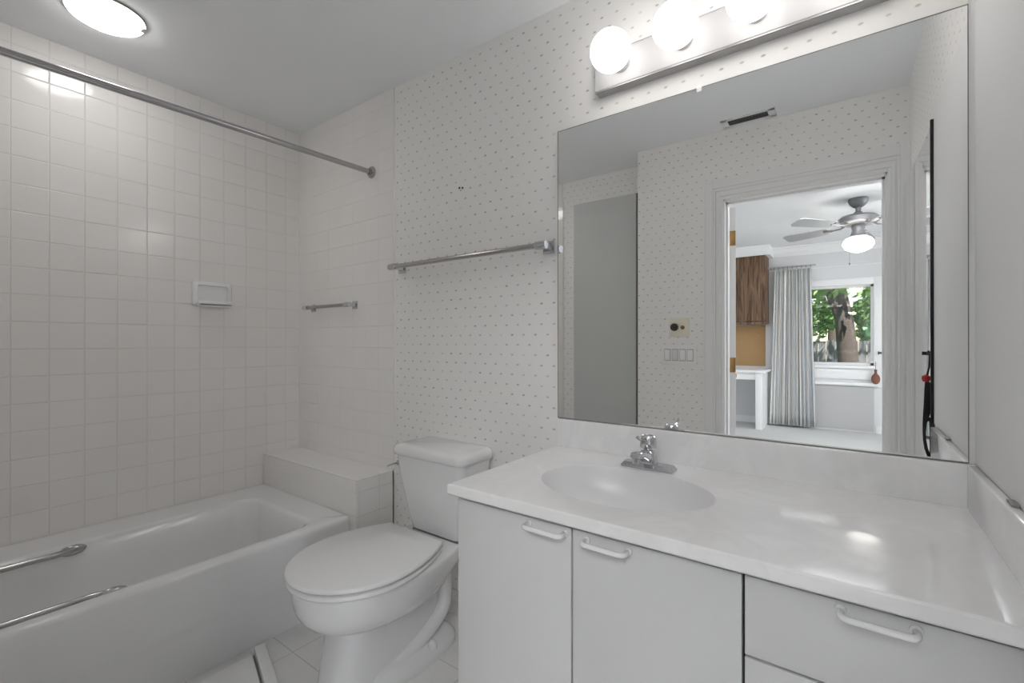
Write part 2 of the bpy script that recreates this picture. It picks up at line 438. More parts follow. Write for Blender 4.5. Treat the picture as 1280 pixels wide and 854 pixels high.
rings(b, L, 0)
obj('tub_shell', b, M_TUB, tub, ang=65)
for sx, x0_, sg in ((-2.462, ix0, 1), (-1.944, ix1, -1)):
    gb = B()
    x = x0_ + sg*.036
    # flat flange pads and a round grip running along the inner wall
    path = arc_path([(x0_+sg*.014, -1.03, .376), (x, -1.09, .376), (x, -1.47, .376), (x0_+sg*.014, -1.53, .376)], .03)
    tube(gb, path, .011, 12)
    for yy in (-1.045, -1.515):
        t2 = bmesh.new(); bmesh.ops.create_uvsphere(t2, u_segments=20, v_segments=10, radius=1.)
        bmesh.ops.transform(t2, matrix=Matrix.Translation((x0_+sg*.016, yy, .372)) @ Matrix.Diagonal((.012, .042, .02, 1)), verts=t2.verts[:]); merge(gb, t2)
    g_ = obj('grab_bar', gb, M_CHROME2, tub); g_['label'] = 'chrome grab bar on the inner tub wall'
db = B(); lathe(db, [(.0, .0665), (.028, .0665), (.032, .0655), (.032, .06)], (-2.2, -.55, 0.001), 'z', 24); obj('drain', db, M_CHROME, tub)

# ------------------------------------------------------------ toilet
tx, TZ = -1.372, .40
toi = thing('toilet', 'white two-piece toilet with closed oval lid beside the vanity', 'toilet', (tx, -.40, 0))
def egg(cx, hw, yf, yb, hb, z, n=48, pw=2.0):
    """seat outline: half-ellipse front, sides drawn in to a straight back of half width hb"""
    o = []; ym = yf + (yb-yf)*.50
    for k in range(n+1):          # front half, right to left
        a = -PI*k/n
        o.append((cx + hw*math.copysign(abs(math.cos(a))**(2/pw), math.cos(a)), ym + (ym-yf)*math.sin(a), z))
    m = n//2; bk = yb
    left = []
    for k in range(1, m+1):
        t_ = k/m; x = hw + (hb-hw)*(t_**1.9); y = ym + (bk-ym)*t_
        left.append((cx-x, y, z))
    o += left + [(2*cx-p[0], p[1], p[2]) for p in reversed(left)]
    return o
def egg_ring_set(prm): return [egg(*p) for p in prm]
cx = -1.385
# bowl: rim, flared body
b = B()
rings(b, egg_ring_set([
    (cx, .085, -.52, -.20, .08, .225), (cx, .112, -.585, -.19, .09, .228), (cx, .145, -.64, -.18, .10, .245), (cx, .172, -.680, -.17, .11, .27), (cx, .192, -.708, -.16, .13, .305), (cx, .200, -.720, -.14, .14, .335),
    (cx, .203, -.724, -.125, .148, .36), (cx, .206, -.727, -.118, .152, .385), (cx, .203, -.724, -.118, .150, .395), (cx, .195, -.716, -.12, .145, .400)]))
obj('bowl', b, M_PORC, toi, ang=50)
# pedestal column
b = B()
def ov(hx, y0, y1, z, n=40, px=3.0):
    o = []; cy_ = (y0+y1)/2; hy = (y1-y0)/2
    for k in range(n):
        a = 2*PI*k/n; c_, s_ = math.cos(a), math.sin(a)
        o.append((cx+hx*math.copysign(abs(c_)**(2/px), c_), cy_+hy*math.copysign(abs(s_)**(2/px), s_), z))
    return o
pcx = cx - .022
def ov2(hx, y0, y1, z): return [(p[0]-.022, p[1], p[2]) for p in ov(hx, y0, y1, z)]
rings(b, [ov2(.104, -.625, -.32, 0), ov2(.102, -.622, -.33, .02), ov2(.096, -.612, -.34, .08), ov2(.092, -.602, -.34, .15), ov2(.092, -.595, -.34, .20), ov2(.088, -.585, -.34, .26)])
obj('pedestal', b, M_PORC, toi, ang=50)
# foot flange running back to the wall
b = B()
rings(b, [ov(.140, -.53, -.09, 0), ov(.140, -.53, -.09, .020), ov(.134, -.52, -.096, .028), ov(.122, -.51, -.11, .040), ov(.108, -.50, -.13, .050), ov(.07, -.48, -.15, .056)])
obj('foot', b, M_PORC, toi, ang=50)
# trapway: solid core with a raised loop down each side
b = B()
rings(b, [ov(.078, -.50, -.135, .03), ov(.074, -.50, -.135, .15), ov(.084, -.50, -.13, .27), ov(.11, -.50, -.125, .37)])
for sx in (-1, 1):
    P = arc_path([(cx+sx*.076, -.17, .37), (cx+sx*.070, -.152, .24), (cx+sx*.070, -.152, .13), (cx+sx*.074, -.26, .075), (cx+sx*.064, -.42, .022)], .05, 7)
    tube(b, P, .030, 16)
    P = arc_path([(cx+sx*.020, -.40, .20), (cx+sx*.055, -.37, .26), (cx+sx*.070, -.30, .31), (cx+sx*.085, -.20, .39)], .05, 7)
    tube(b, P, .026, 16)
obj('trapway', b, M_PORC, toi, ang=50)
for sx in (-1, 1):
    b = B(); lathe(b, [(.0175, .05), (.0175, .06), (.015, .070), (.009, .076), (.001, .078)], (cx+sx*.116, -.262, -.010), 'z', 20); obj('bolt_cap', b, M_SEAT, toi)
# seat and lid
def slab(zz, hw, yf, yb, hb, th, r):
    return egg_ring_set([(cx, hw-r, yf+r, yb-r*.4, hb-r*.5, zz), (cx, hw, yf, yb, hb, zz+r), (cx, hw, yf, yb, hb, zz+th-r), (cx, hw-r*.35, yf+r*.35, yb-r*.2, hb-r*.2, zz+th-r*.3), (cx, hw-r, yf+r, yb-r*.4, hb-r*.5, zz+th)])
b = B(); rings(b, slab(.403, .222, -.738, -.255, .156, .017, .006)); obj('seat', b, M_SEAT, toi, ang=50)
b = B(); rings(b, slab(.4265, (.226), -.742, -.243, .152, .018, .007)); obj('lid', b, M_SEAT, toi, ang=50)
for sx in (-1, 1):
    b = B(); box(b, cx+sx*.10-.02, cx+sx*.10+.02, -.245, -.205, .400, .424, 0, .006, 3); obj('seat_hinge', b, M_SEAT, toi)
# tank
b = B(); tcx = -1.368
def tr(hx, yf, yb, r, z): return rrect(tcx, (yf+yb)/2, hx, (yb-yf)/2, r, z, 6)
rings(b, [tr(.130, -.155, -.035, .025, .404), tr(.138, -.163, -.030, .03, .410), tr(.150, -.172, -.026, .03, .46), tr(.168, -.186, -.020, .03, .56), tr(.182, -.198, -.014, .03, .64), tr(.190, -.205, -.010, .03, .718)])
obj('tank', b, M_PORC, toi, ang=50)
b = B(); rings(b, [tr(.186, -.204, -.012, .03, .714), tr(.199, -.214, -.006, .036, .718), tr(.204, -.219, -.004, .04, .728), tr(.204, -.219, -.004, .04, .745), tr(.198, -.213, -.006, .04, .756), tr(.182, -.198, -.014, .04, .762)])
obj('tank_lid', b, M_PORC, toi, ang=50)
b = B(); box(b, tcx-.13, tcx+.13, -.16, -.04, .394, .405, 0, .004); obj('tank_gasket', b, mat('grey_rubber', (.16,.16,.16), .6), toi)
b = B(); lathe(b, [(.011, 0), (.011, .008), (.006, .010)], (tcx-.192, -.185, .675), 'x', 14); tube(b, [(tcx-.196, -.185, .675), (tcx-.200, -.205, .672), (tcx-.197, -.235, .670)], .004, 8)
obj('flush_lever', b, M_CHROME, toi)

# ------------------------------------------------------------ vanity cabinet
CF = -.566; cx0, cx1, ctop = -.856, XR-.003, .768
cab = thing('vanity_cabinet', 'long pale grey laminate vanity cabinet under the marble top', 'cabinet', ((cx0+cx1)/2, -.28, 0))
b = B()
box(b, cx0+.018, cx1, CF+.020, CF+.032, .09, .772, 1)         # recessed carcass front seen in the gaps
box(b, cx0+.018, cx1, -.024, -.012, .09, .772, 0); box(b, cx0+.018, cx1, CF+.032, -.024, .09, .105, 0); box(b, cx1-.016, cx1, CF+.032, -.024, .105, .772, 0)
box(b, cx0, cx0+.0175, CF+.002, -.012, 0, .772, 0, .001, 1)   # end panel
box(b, cx0+.02, cx1, CF+.07, CF+.09, 0, .09, 0)
obj('carcass', b, [M_CAB, M_GAP], cab, smooth=False)
def pull(parent, xa, xb, z):
    y0 = CF-.0005; yh = CF-.030; b = B()
    tube(b, arc_path([(xa, y0, z), (xa, yh, z), (xb, yh, z), (xb, y0, z)], .014, 6), .0055, 12)
    for x in (xa, xb): lathe(b, [(.0085, 0), (.0085, -.003), (.006, -.006)], (x, y0, z), 'y', 14)
    return obj('handle', b, M_HAND, parent)
def front(name, x0, x1, z0, z1):
    b = B(); box(b, x0, x1, CF, CF+.018, z0, z1, 0, .0012, 2); return obj(name, b, M_CAB, cab)
d = front('door', cx0, -.5105, .095, ctop); pull(d, -.6245, -.524, .7535)
d = front('door', -.5055, -.1595, .095, ctop); pull(d, -.4705, -.3735, .752)
d = front('drawer', -.1545, cx1, .6255, ctop); pull(d, -.0135, .0795, .7535) if False else pull(d, -.0135, .0795, .7545)
d = front('drawer', -.1545, cx1, .365, .6205); pull(d, -.0135, .0795, .59)
d = front('drawer', -.1545, cx1, .095, .360); pull(d, -.0135, .0795, .33)

# ------------------------------------------------------------ countertop with moulded oval basin
TZ0, TZ1 = .778, .808
top = thing('marble_countertop', 'glossy white cultured marble vanity top with a moulded oval basin', 'countertop', (-.33, -.29, TZ0))
X0, X1, Y0, Y1 = -.875, XR-.0005, -.588, -.0005
sc, sa, sb = (-.490, -.324), .230, .168
def rect_hit(a):
    dx, dy = math.cos(a), math.sin(a); t_ = 1e9
    if dx > 1e-9: t_ = min(t_, (X1-sc[0])/dx)
    if dx < -1e-9: t_ = min(t_, (X0-sc[0])/dx)
    if dy > 1e-9: t_ = min(t_, (Y1-sc[1])/dy)
    if dy < -1e-9: t_ = min(t_, (Y0-sc[1])/dy)
    return sc[0]+dx*t_, sc[1]+dy*t_
angs = sorted([2*PI*k/96 for k in range(96)] + [math.atan2(y-sc[1], x-sc[0]) % (2*PI) for x in (X0, X1) for y in (Y0, Y1)])
def outl(z, ins=0.):
    o = []
    for a in angs:
        x, y = rect_hit(a); o.append((min(max(x, X0+ins), X1), min(max(y, Y0+ins), Y1), z))
    return o
def ell(k, z, kk=None, dy=0): return [(sc[0]+sa*k*(math.cos(a)*math.cos(a)*0+math.cos(a)), sc[1]+dy+sb*(kk or k)*math.sin(a), z) for a in angs]
R = [outl(TZ0, .004), outl(TZ0+.004), outl(TZ1-.004), outl(TZ1-.001, .0015), outl(TZ1, .004),
     ell(1.03, TZ1), ell(1.003, TZ1-.0004), ell(.993, TZ1-.004), ell(.98, TZ1-.014), ell(.95, TZ1-.035), ell(.89, TZ1-.065), ell(.77, TZ1-.095), ell(.56, TZ1-.117), ell(.34, TZ1-.129), ell(.11, TZ1-.133, .143)]
b = B(); rings(b, R[:7], 0, cap0=False, cap1=False); obj('top', b, M_TOP, top, ang=10)
b = B(); rings(b, R[6:], 0, cap0=False, cap1=True); obj('basin', b, mat('shaded_basin_marble', (.79,.785,.79), .28), top, ang=60)  # same marble as the top, darkened to paint in the bowl's shade
b = B(); lathe(b, [(.0, .677), (.018, .677), (.022, .6765), (.022, .672)], (sc[0], sc[1], 0), 'z', 24); obj('drain', b, M_CHROME, top)
b = B(); box(b, -.8735, XR-.0005, -.019, -.0005, TZ1-.002, .908, 0, .004, 3); obj('backsplash', b, M_TOP, top)
b = B(); box(b, XR-.019, XR-.0005, -.586, -.019, TZ1-.002, .908, 0, .004, 3); obj('side_splash', b, M_TOP, top)

# ------------------------------------------------------------ faucet
fx, fy, fz = -.493, -.118, TZ1
fc = thing('faucet', 'chrome single-lever faucet on a rectangular base behind the basin', 'faucet', (fx, fy, fz))
b = B()
rings(b, [rrect(fx, fy, .080, .026, .006, fz+.0005, 4), rrect(fx, fy, .080, .026, .006, fz+.006, 4), rrect(fx, fy, .072, .019, .006, fz+.016, 4)])
obj('base_plate', b, M_CHROME, fc, ang=30)
b = B()
rings(b, [rrect(fx, fy, .026, .019, .008, fz+.012, 5), rrect(fx, fy, .024, .019, .008, fz+.03, 5), rrect(fx, fy-.001, .021, .018, .008, fz+.05, 5), rrect(fx, fy-.001, .017, .016, .008, fz+.056, 5)])
obj('body', b, M_CHROME, fc, ang=30)
b = B()
def yrect(y, hx, z0, z1, r=.006, n=4):
    return [(p[0], y, p[1]) for p in rrect(fx, (z0+z1)/2, hx, (z1-z0)/2, r, 0, n)]
rings(b, [yrect(fy+.01, .019, fz+.014, fz+.052), yrect(fy-.02, .018, fz+.022, fz+.050), yrect(fy-.06, .015, fz+.042, fz+.062), yrect(fy-.108, .013, fz+.050, fz+.067), yrect(fy-.114, .011, fz+.052, fz+.065)])
lathe(b, [(.010, 0), (.0105, .012), (.0105, .02)], (fx, fy-.100, fz+.036), 'z', 18)
obj('spout', b, M_CHROME, fc, ang=30)
b = B(); lathe(b, [(.012, .056), (.012, .060), (.0235, .062), (.0245, .066), (.0235, .090), (.0215, .096), (.018, .099), (.016, .0975), (.0, .097)], (fx, fy-.001, fz), 'z', 28)
obj('knob', b, M_CHROME, fc, ang=30)
b = B(); tube(b, [(fx, fy-.02, fz+.090), (fx, fy-.05, fz+.094), (fx, fy-.075, fz+.100), (fx, fy-.088, fz+.107)], [.0045, .0035, .0035, .0045], 10)
obj('lever', b, M_CHROME, fc)
b = B(); tube(b, [(fx, fy+.022, fz+.014), (fx, fy+.022, fz+.05)], .0025, 8); lathe(b, [(.005, 0), (.006, .004), (.004, .008)], (fx, fy+.022, fz+.05), 'z', 12)
obj('drain_rod', b, M_CHROME, fc)

# ------------------------------------------------------------ big wall mirror
mi = thing('wall_mirror', 'large frameless rectangular mirror on the dotted wall above the backsplash', 'mirror', (-.33, -.003, .909))
b = B(); box(b, -.8735, .2188, -.0060, -.0015, .9095, 1.968); obj('mirror_glass', b, M_MIRROR, mi, smooth=False)
b = B(); me_ = .0022
box(b, -.8757, -.8737, -.0065, -.0006, .909, 1.9705); box(b, .2189, .2206, -.0065, -.0045, .909, 1.9705); box(b, -.8757, .2206, -.0065, -.0006, 1.9682, 1.9705); box(b, -.8737, .2189, -.0075, -.0062, .9085, .9115)
obj('edge_strip', b, mat('tarnished_mirror_edge', (.22,.22,.21), .4, metal=.5), mi, smooth=False)
b = B(); box(b, -.381, -.366, -.0085, -.0062, 1.957, 1.976, 0, .001); obj('clip', b, M_PLATE, mi)

# ------------------------------------------------------------ right wall: smooth panel and side mirror
pn = thing('wall_panel', 'tall smooth white panel on the right wall above the side splash', 'panel', (XR, -.33, .91))
b = B(); box(b, XR-.0025, XR-.0003, -.655, -.0045, .909, 1.972, 0, .0004); obj('board', b, M_PANEL, pn)
b = B(); box(b, XR-.013, XR-.0026, -.355, -.318, .9085, .9135, 0, .001); obj('clip', b, mat('grey_clip', (.30,.29,.28), .4), pn)
sm = thing('side_mirror', 'tall black-edged mirror on the side wall next to the doorway', 'mirror', (XR, -1.06, .12))
a_, n_ = Vector((.2140, YD+.024, 0)), Vector((.2315, -.668, 0))
def plank(bm, p, q, th, z0, z1):
    d_ = (q-p).normalized(); o_ = Vector((-d_.y, d_.x, 0)); o_ = o_ if o_.x > 0 else -o_
    rings(bm, [[(p.x, p.y, z), (q.x, q.y, z), (q.x+o_.x*th, q.y+o_.y*th, z), (p.x+o_.x*th, p.y+o_.y*th, z)] for z in (z0, z1)])
b = B(); plank(b, a_, n_, .0015, .12, 1.955); obj('mirror_glass', b, M_MIRROR, sm, smooth=False)
b = B(); plank(b, a_ + Vector((.002, 0, 0)), n_ + Vector((.002, -.001, 0)), .0005, .12, 1.955); obj('backing', b, M_BLACK, sm, smooth=False)
b = B(); box(b, .2225, XR-.0005, -.668, -.655, .12, 1.955); obj('edge_strip', b, M_BLACK, sm, smooth=False)

# ------------------------------------------------------------ vanity light bar with four globes
lb = thing('vanity_light', 'long white light bar above the mirror carrying round globe bulbs', 'light fixture', (-.31, 0, 2.05))
b = B()
sect = [(0, 2.044), (-.032, 2.047), (-.036, 2.052), (-.036, 2.165), (-.032, 2.172), (0, 2.174)]
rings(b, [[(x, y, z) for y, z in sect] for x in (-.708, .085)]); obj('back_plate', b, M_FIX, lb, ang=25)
b = B(); box(b, -.7085, .0855, -.0375, -.031, 2.044, 2.0475); obj('edge_strip', b, mat('grey_edge', (.35,.34,.34), .4, metal=.6), lb)
for i in range(4):
    x = -.613 + i*.201
    b = B(); lathe(b, [(.028, -.036), (.027, -.052), (.024, -.062), (.021, -.064)], (x, 0, 2.113), 'y', 24)
    sk = obj('socket', b, M_FIX, lb)
    b = B(); t2 = bmesh.new(); bmesh.ops.create_uvsphere(t2, u_segments=40, v_segments=24, radius=.0635)
    bmesh.ops.translate(t2, vec=(x, -.124, 2.113), verts=t2.verts[:]); merge(b, t2); obj('globe_bulb', b, M_BULB, lb)

# ------------------------------------------------------------ ceiling dome light
cl = thing('ceiling_light', 'lit round flush ceiling light with a thin metal rim over the tub', 'ceiling light', (-2.285, -.985, ZC))
b = B(); lathe(b, [(.124, 0), (.124, -.004), (.121, -.007), (.116, -.006)], (-2.285, -.985, ZC-.0005), 'z', 48); obj('rim', b, M_CHROME2, cl)
b = B(); lathe(b, [(.119, -.005), (.113, -.014), (.094, -.025), (.066, -.033), (.034, -.037), (.001, -.038)], (-2.285, -.985, ZC), 'z', 48); obj('dome', b, M_DOME, cl)
b = B(); box(b, -2.262, -2.246, -.888, -.872, ZC-.024, ZC-.012, 0, .002); obj('clip', b, M_CHROME2, cl)

# ------------------------------------------------------------ curtain rod
P0, P1 = Vector((-1.975, -.006, 2.058)), Vector((-2.065, YA+.007, 2.058))
rd = thing('curtain_rod', 'chrome shower curtain rod spanning the alcove above the tub', 'curtain rod', P0)
b = B(); tube(b, [P0, P1], .0125, 20); obj('rod', b, M_CHROME2, rd)
for p, s_ in ((P0, -1), (P1, 1)):
    b = B(); lathe(b, [(.030, 0), (.030, s_*.004), (.026, s_*.009), (.017, s_*.012), (.017, s_*.020)], p, 'y', 28); obj('flange', b, M_CHROME2, rd)

# ------------------------------------------------------------ towel bars
def towel_bar(label, xa, xb, z, y0, proj, rr, pw):
    t = thing('towel_bar', label, 'towel bar', ((xa+xb)/2, y0, z))
    b = B(); tube(b, [(xa-.012, y0-proj, z), (xb+.012, y0-proj, z)], rr, 16); obj('bar', b, M_CHROME2, t)
    for x, s_ in ((xa, -1), (xb, 1)):
        b = B()
        box(b, x-pw/2, x+pw/2, y0-.007, y0, z-pw/2, z+pw/2, 0, .002)
        rings(b, [[(p[0], y0-.005, p[1]) for p in rrect(x, z, pw*.30, pw*.30, .004, 0, 3)], [(p[0], y0-proj*.5, p[1]) for p in rrect(x, z, pw*.22, pw*.22, .004, 0, 3)], [(p[0], y0-proj-.010, p[1]) for p in rrect(x, z, pw*.26, pw*.26, .004, 0, 3)]])
        lathe(b, [(rr*1.4, -.022), (rr*1.5, 0), (rr*1.4, .022)], (x, y0-proj, z), 'x', 18)
        obj('post', b, M_CHROME, t)
    return t
towel_bar('long chrome towel bar on the dotted wallpaper above the toilet', -1.745, -.915, 1.545, -.0005, .060, .0105, .048)
towel_bar('short chrome towel bar on the white tile above the ledge', -2.510, -2.113, 1.385, -.0065, .050, .009, .042)

# ------------------------------------------------------------ soap dish
sd = thing('soap_dish', 'white ceramic soap dish set into the tiled tub wall', 'soap dish', (XL, -.476, 1.37))
def yz(y0, y1, z0, z1, x, r): return [(x, p[0], p[1]) for p in rrect((y0+y1)/2, (z0+z1)/2, (y1-y0)/2, (z1-z0)/2, r, 0, 5)]
b = B(); x_ = XL+.0005
rings(b, [yz(-.568, -.386, 1.372, 1.500, x_, .012), yz(-.568, -.386, 1.372, 1.500, x_+.012, .012), yz(-.562, -.392, 1.378, 1.494, x_+.020, .012),
          yz(-.548, -.406, 1.392, 1.480, x_+.020, .012), yz(-.545, -.409, 1.396, 1.476, x_+.008, .010)])
obj('holder', b, M_PORC, sd, ang=50)
b = B(); box(b, x_+.010, x_+.052, -.556, -.398, 1.374, 1.388, 0, .005, 3); box(b, x_+.044, x_+.052, -.556, -.398, 1.376, 1.398, 0, .003, 3)
obj('lip', b, M_PORC, sd)

# ------------------------------------------------------------ door wall fittings
th_ = thing('thermostat_plate', 'square ivory plate with a round dial above the light switches', 'switch plate', (-.861, YD, 1.28))
b = B(); box(b, -.920, -.802, YD+.0005, YD+.008, 1.222, 1.340, 0, .002); obj('plate', b, M_IVORY, th_)
b = B(); lathe(b, [(.024, .008), (.024, .018), (.018, .024), (.0, .024)], (-.888, YD, 1.283), 'y', 24); o = obj('dial', b, mat('dark_dial', (.09,.08,.07), .35, metal=.6), th_)
b = B(); lathe(b, [(.012, .008), (.012, .016), (.006, .022)], (-.838, YD, 1.280), 'y', 18)
obj('knob', b, M_BRASS, th_)
sw = thing('light_switches', 'white four-gang rocker switch plate beside the doorway', 'light switch', (-.863, YD, 1.11))
b = B(); box(b, -.971, -.756, YD+.0005, YD+.007, 1.048, 1.170, 0, .002); obj('plate', b, M_PLATE, sw)
for i in range(4):
    x = -.863 + (i-1.5)*.046
    b = B(); box(b, x-.0195, x+.0195, YD+.005, YD+.0074, 1.072, 1.146); obj('gap_shade', b, mat('rocker_gap_shade', (.42,.42,.41), .6), sw)  # darker surround painting in the shade around each rocker
    b = B(); box(b, x-.0165, x+.0165, YD+.006, YD+.0105, 1.076, 1.142, 0, .0015); obj('rocker', b, mat('rocker_plastic', (.78,.77,.76), .3) if i == 1 else M_PLATE, sw)

# ceiling vent close to the door wall
vt = thing('ceiling_vent', 'small rectangular ceiling vent with dark slot near the doorway', 'vent', (-.46, -1.375, ZC))
b = B(); x0, x1, y0, y1 = -.595, -.325, -1.425, -1.325
box(b, x0, x1, y0, y0+.016, ZC-.006, ZC, 0, .001); box(b, x0, x1, y1-.016, y1, ZC-.006, ZC, 0, .001); box(b, x0, x0+.035, y0, y1, ZC-.006, ZC, 0, .001); box(b, x1-.035, x1, y0, y1, ZC-.006, ZC, 0, .001)
obj('frame', b, M_TRIM, vt)
b = B(); box(b, x0+.035, x1-.035, y0+.016, y1-.016, ZC-.0015, ZC-.0003); obj('backing', b, M_GRILLE, vt)
for i in range(3):
    b = B(); box(b, x0+.036, x1-.036, y0+.028+i*.020, y0+.031+i*.020, ZC-.007, ZC-.0015); obj('louver', b, mat('grey_louver', (.16,.16,.165), .5), vt)

# two old fixing holes with dark plugs above the towel bar
for i, (x, z) in enumerate(((-1.374, 1.861), (-1.356, 1.858))):
    b = B(); lathe(b, [(.0045, 0), (.0045, -.002), (.002, -.003)], (x, -.0003, z), 'y', 10)
    tag(obj('wall_plug', b, M_BLACK), ('left' if i == 0 else 'right') + ' one of two tiny dark wall plugs high on the dotted wallpaper', 'wall plug', 'old wall plugs')

# ------------------------------------------------------------ bathroom scale and its neighbour on the floor
rot = Matrix.Rotation(math.radians(-17), 4, 'Z')
scl = thing('bathroom_scale', 'flat white bathroom scale lying on the floor by the tub', 'scale', (-1.62, -.80, 0))
def rb(bm, a0, a1, b0, b1, z0, z1, bev):
    # a along the strip, b across it, from the strip's tub end
    o = Vector((-1.828, -.628, 0)); t2 = bmesh.new(); tmp = B(); box(tmp, a0, a1, b0, b1, z0, z1, 0, bev, 2)
    bmesh.ops.transform(tmp, matrix=Matrix.Translation(o) @ rot, verts=tmp.verts[:]); t2.free(); merge(bm, tmp); return bm
b = B(); rings(b, [[(-1.798, -.672, z), (-1.510, -.760, z), (-1.510, -1.02, z), (-1.798, -1.02, z)] for z in (.001, .026)]); obj('platform', b, M_SEAT, scl, smooth=False)
obj('end_bar', rb(B(), .016, .33, -.024, .014, .001, .040, .003), M_SEAT, scl)
obj('seam', rb(B(), .03, .33, -.039, -.025, .001, .012, .0), mat('grey_seam', (.30,.30,.29), .6), scl)

# ================================================================= bedroom behind the doorway
w_ = B(); box(w_, -3.3, -3.2, YW-.15, YA-.1, 0, ZB); struct('wall_bedroom_left', w_, M_WALLB)
w_ = B(); box(w_, 2.6, 2.7, YW-.15, -5.35, 0, ZB); box(w_, 2.6, 2.7, -3.05, YD-.115, 0, ZB); box(w_, 2.6, 2.7, -5.35, -3.05, 0, .65); box(w_, 2.6, 2.7, -5.35, -3.05, 2.25, ZB); struct('wall_bedroom_right', w_, M_WALLB)
w2 = struct('window_added', box(B(), 2.66, 2.665, -5.35, -3.05, .65, 2.25), M_GLASS)  # unseen window added to let fill light into the bedroom
fb = B(); box(fb, 2.64, 2.68, -5.35, -5.30, .65, 2.25); box(fb, 2.64, 2.68, -3.10, -3.05, .65, 2.25); box(fb, 2.64, 2.68, -5.35, -3.05, .65, .70); box(fb, 2.64, 2.68, -5.35, -3.05, 2.2, 2.25); box(fb, 2.64, 2.68, -4.22, -4.18, .65, 2.25)
obj('window_frame', fb, M_TRIM, w2, smooth=False)
w_ = B(); box(w_, XR+.1, 2.6, YD-.115, YD-.015, 0, ZB); struct('wall_bedroom_near', w_, M_WALLB)
# window wall, opening x WX0..WX1
WX0, WX1, WZ0, WZ1 = -.78, .245, .885, 1.95
w_ = B(); box(w_, -3.2, WX0, YW-.15, YW, 0, ZB); box(w_, WX1, 2.6, YW-.15, YW, 0, ZB); box(w_, WX0, WX1, YW-.15, YW, WZ1, ZB); box(w_, WX0, WX1, YW-.15, YW, 0, WZ0)
struct('wall_bedroom_window', w_, M_WALLB)
wn = struct('window_1', box(B(), WX0, WX1, YW-.06, YW-.055, WZ0, WZ1), M_GLASS)
fb = B(); fw = .03
box(fb, WX0, WX0+fw, YW-.08, YW-.03, WZ0, WZ1); box(fb, WX1-fw, WX1, YW-.08, YW-.03, WZ0, WZ1); box(fb, WX0, WX1, YW-.08, YW-.03, WZ1-fw, WZ1); box(fb, WX0, WX1, YW-.08, YW-.03, WZ0, WZ0+fw)
o = obj('window_frame', fb, M_TRIM, wn, smooth=False)
fb = B()
box(fb, WX1, WX1+.125, YW, YW+.022, .60, WZ1+.09, 0, .003); box(fb, WX0-.06, WX0, YW, YW+.022, .60, WZ1+.09, 0, .003); box(fb, WX0, WX1, YW, YW+.022, WZ1, WZ1+.09, 0, .003)
box(fb, WX0-.06, WX1+.02, YW, YW+.06, .84, .875, 0, .004); box(fb, WX0, WX1+.02, YW, YW+.03, .70, .835, 0, .003); box(fb, WX0-.06, WX1+.05, YW, YW+.045, .615, .655, 0, .004)
obj('window_casing', fb, M_TRIM, wn)
fb = B(); box(fb, WX0, WX1, YW+.001, YW+.015, .03, .60, 0, .003); struct('trim_8', fb, mat('grey_lower_panel', (.52,.515,.51), .25))
fb = B(); box(fb, -3.2, WX0-.05, YW, YW+.016, 0, .10, 0, .003); box(fb, WX1+.02, 2.6, YW, YW+.016, 0, .10, 0, .003); struct('baseboard_window', fb, M_TRIM)
# crown moulding
cr = B(); prof = [(0, ZB-.13), (.012, ZB-.13), (.018, ZB-.11), (.045, ZB-.075), (.07, ZB-.03), (.09, ZB-.018), (.09, ZB), (0, ZB)]
rings(cr, [[(x, YW+y, z) for y, z in prof] for x in (-3.2, 2.6)]); struct('trim_9', cr, M_TRIM)
cr = B(); box(cr, -3.2, 2.6, YW, YW+.014, 2.205, 2.222, 0, .003); struct('trim_10', cr, M_TRIM)

# ceiling fan
FX, FY = .06, -3.95
fan = thing('ceiling_fan', 'grey ceiling fan with a lit white globe seen through the doorway', 'ceiling fan', (FX, FY, ZB))
b = B(); lathe(b, [(.078, 0), (.080, -.02), (.068, -.05), (.045, -.075), (.03, -.085)], (FX, FY, ZB-.0005), 'z', 32); obj('canopy', b, M_FAN, fan)
b = B(); lathe(b, [(.022, -.07), (.022, -.12), (.034, -.13), (.034, -.14), (.024, -.15)], (FX, FY, ZB), 'z', 20); obj('downrod', b, M_FAN, fan)
b = B(); lathe(b, [(.03, -.14), (.07, -.152), (.135, -.165), (.158, -.185), (.16, -.225), (.14, -.240), (.07, -.245)], (FX, FY, ZB), 'z', 40); obj('motor', b, M_FAN, fan)
b = B(); lathe(b, [(.05, -.245), (.055, -.26), (.048, -.30), (.062, -.345), (.075, -.355), (.072, -.365)], (FX, FY, ZB), 'z', 28); obj('light_fitter', b, M_FAN, fan)
b = B(); lathe(b, [(.062, -.36), (.098, -.375), (.118, -.405), (.121, -.435), (.100, -.47), (.055, -.495), (.001, -.508)], (FX, FY, ZB), 'z', 36); obj('globe', b, M_FANL, fan)
b = B(); tube(b, [(FX-.065, FY+.02, ZB-.35), (FX-.065, FY+.02, ZB-.60)], .0015, 6); lathe(b, [(.004, -.60), (.006, -.61), (.003, -.622)], (FX-.065, FY+.02, ZB), 'z', 10); obj('pull_chain', b, M_FAN, fan)
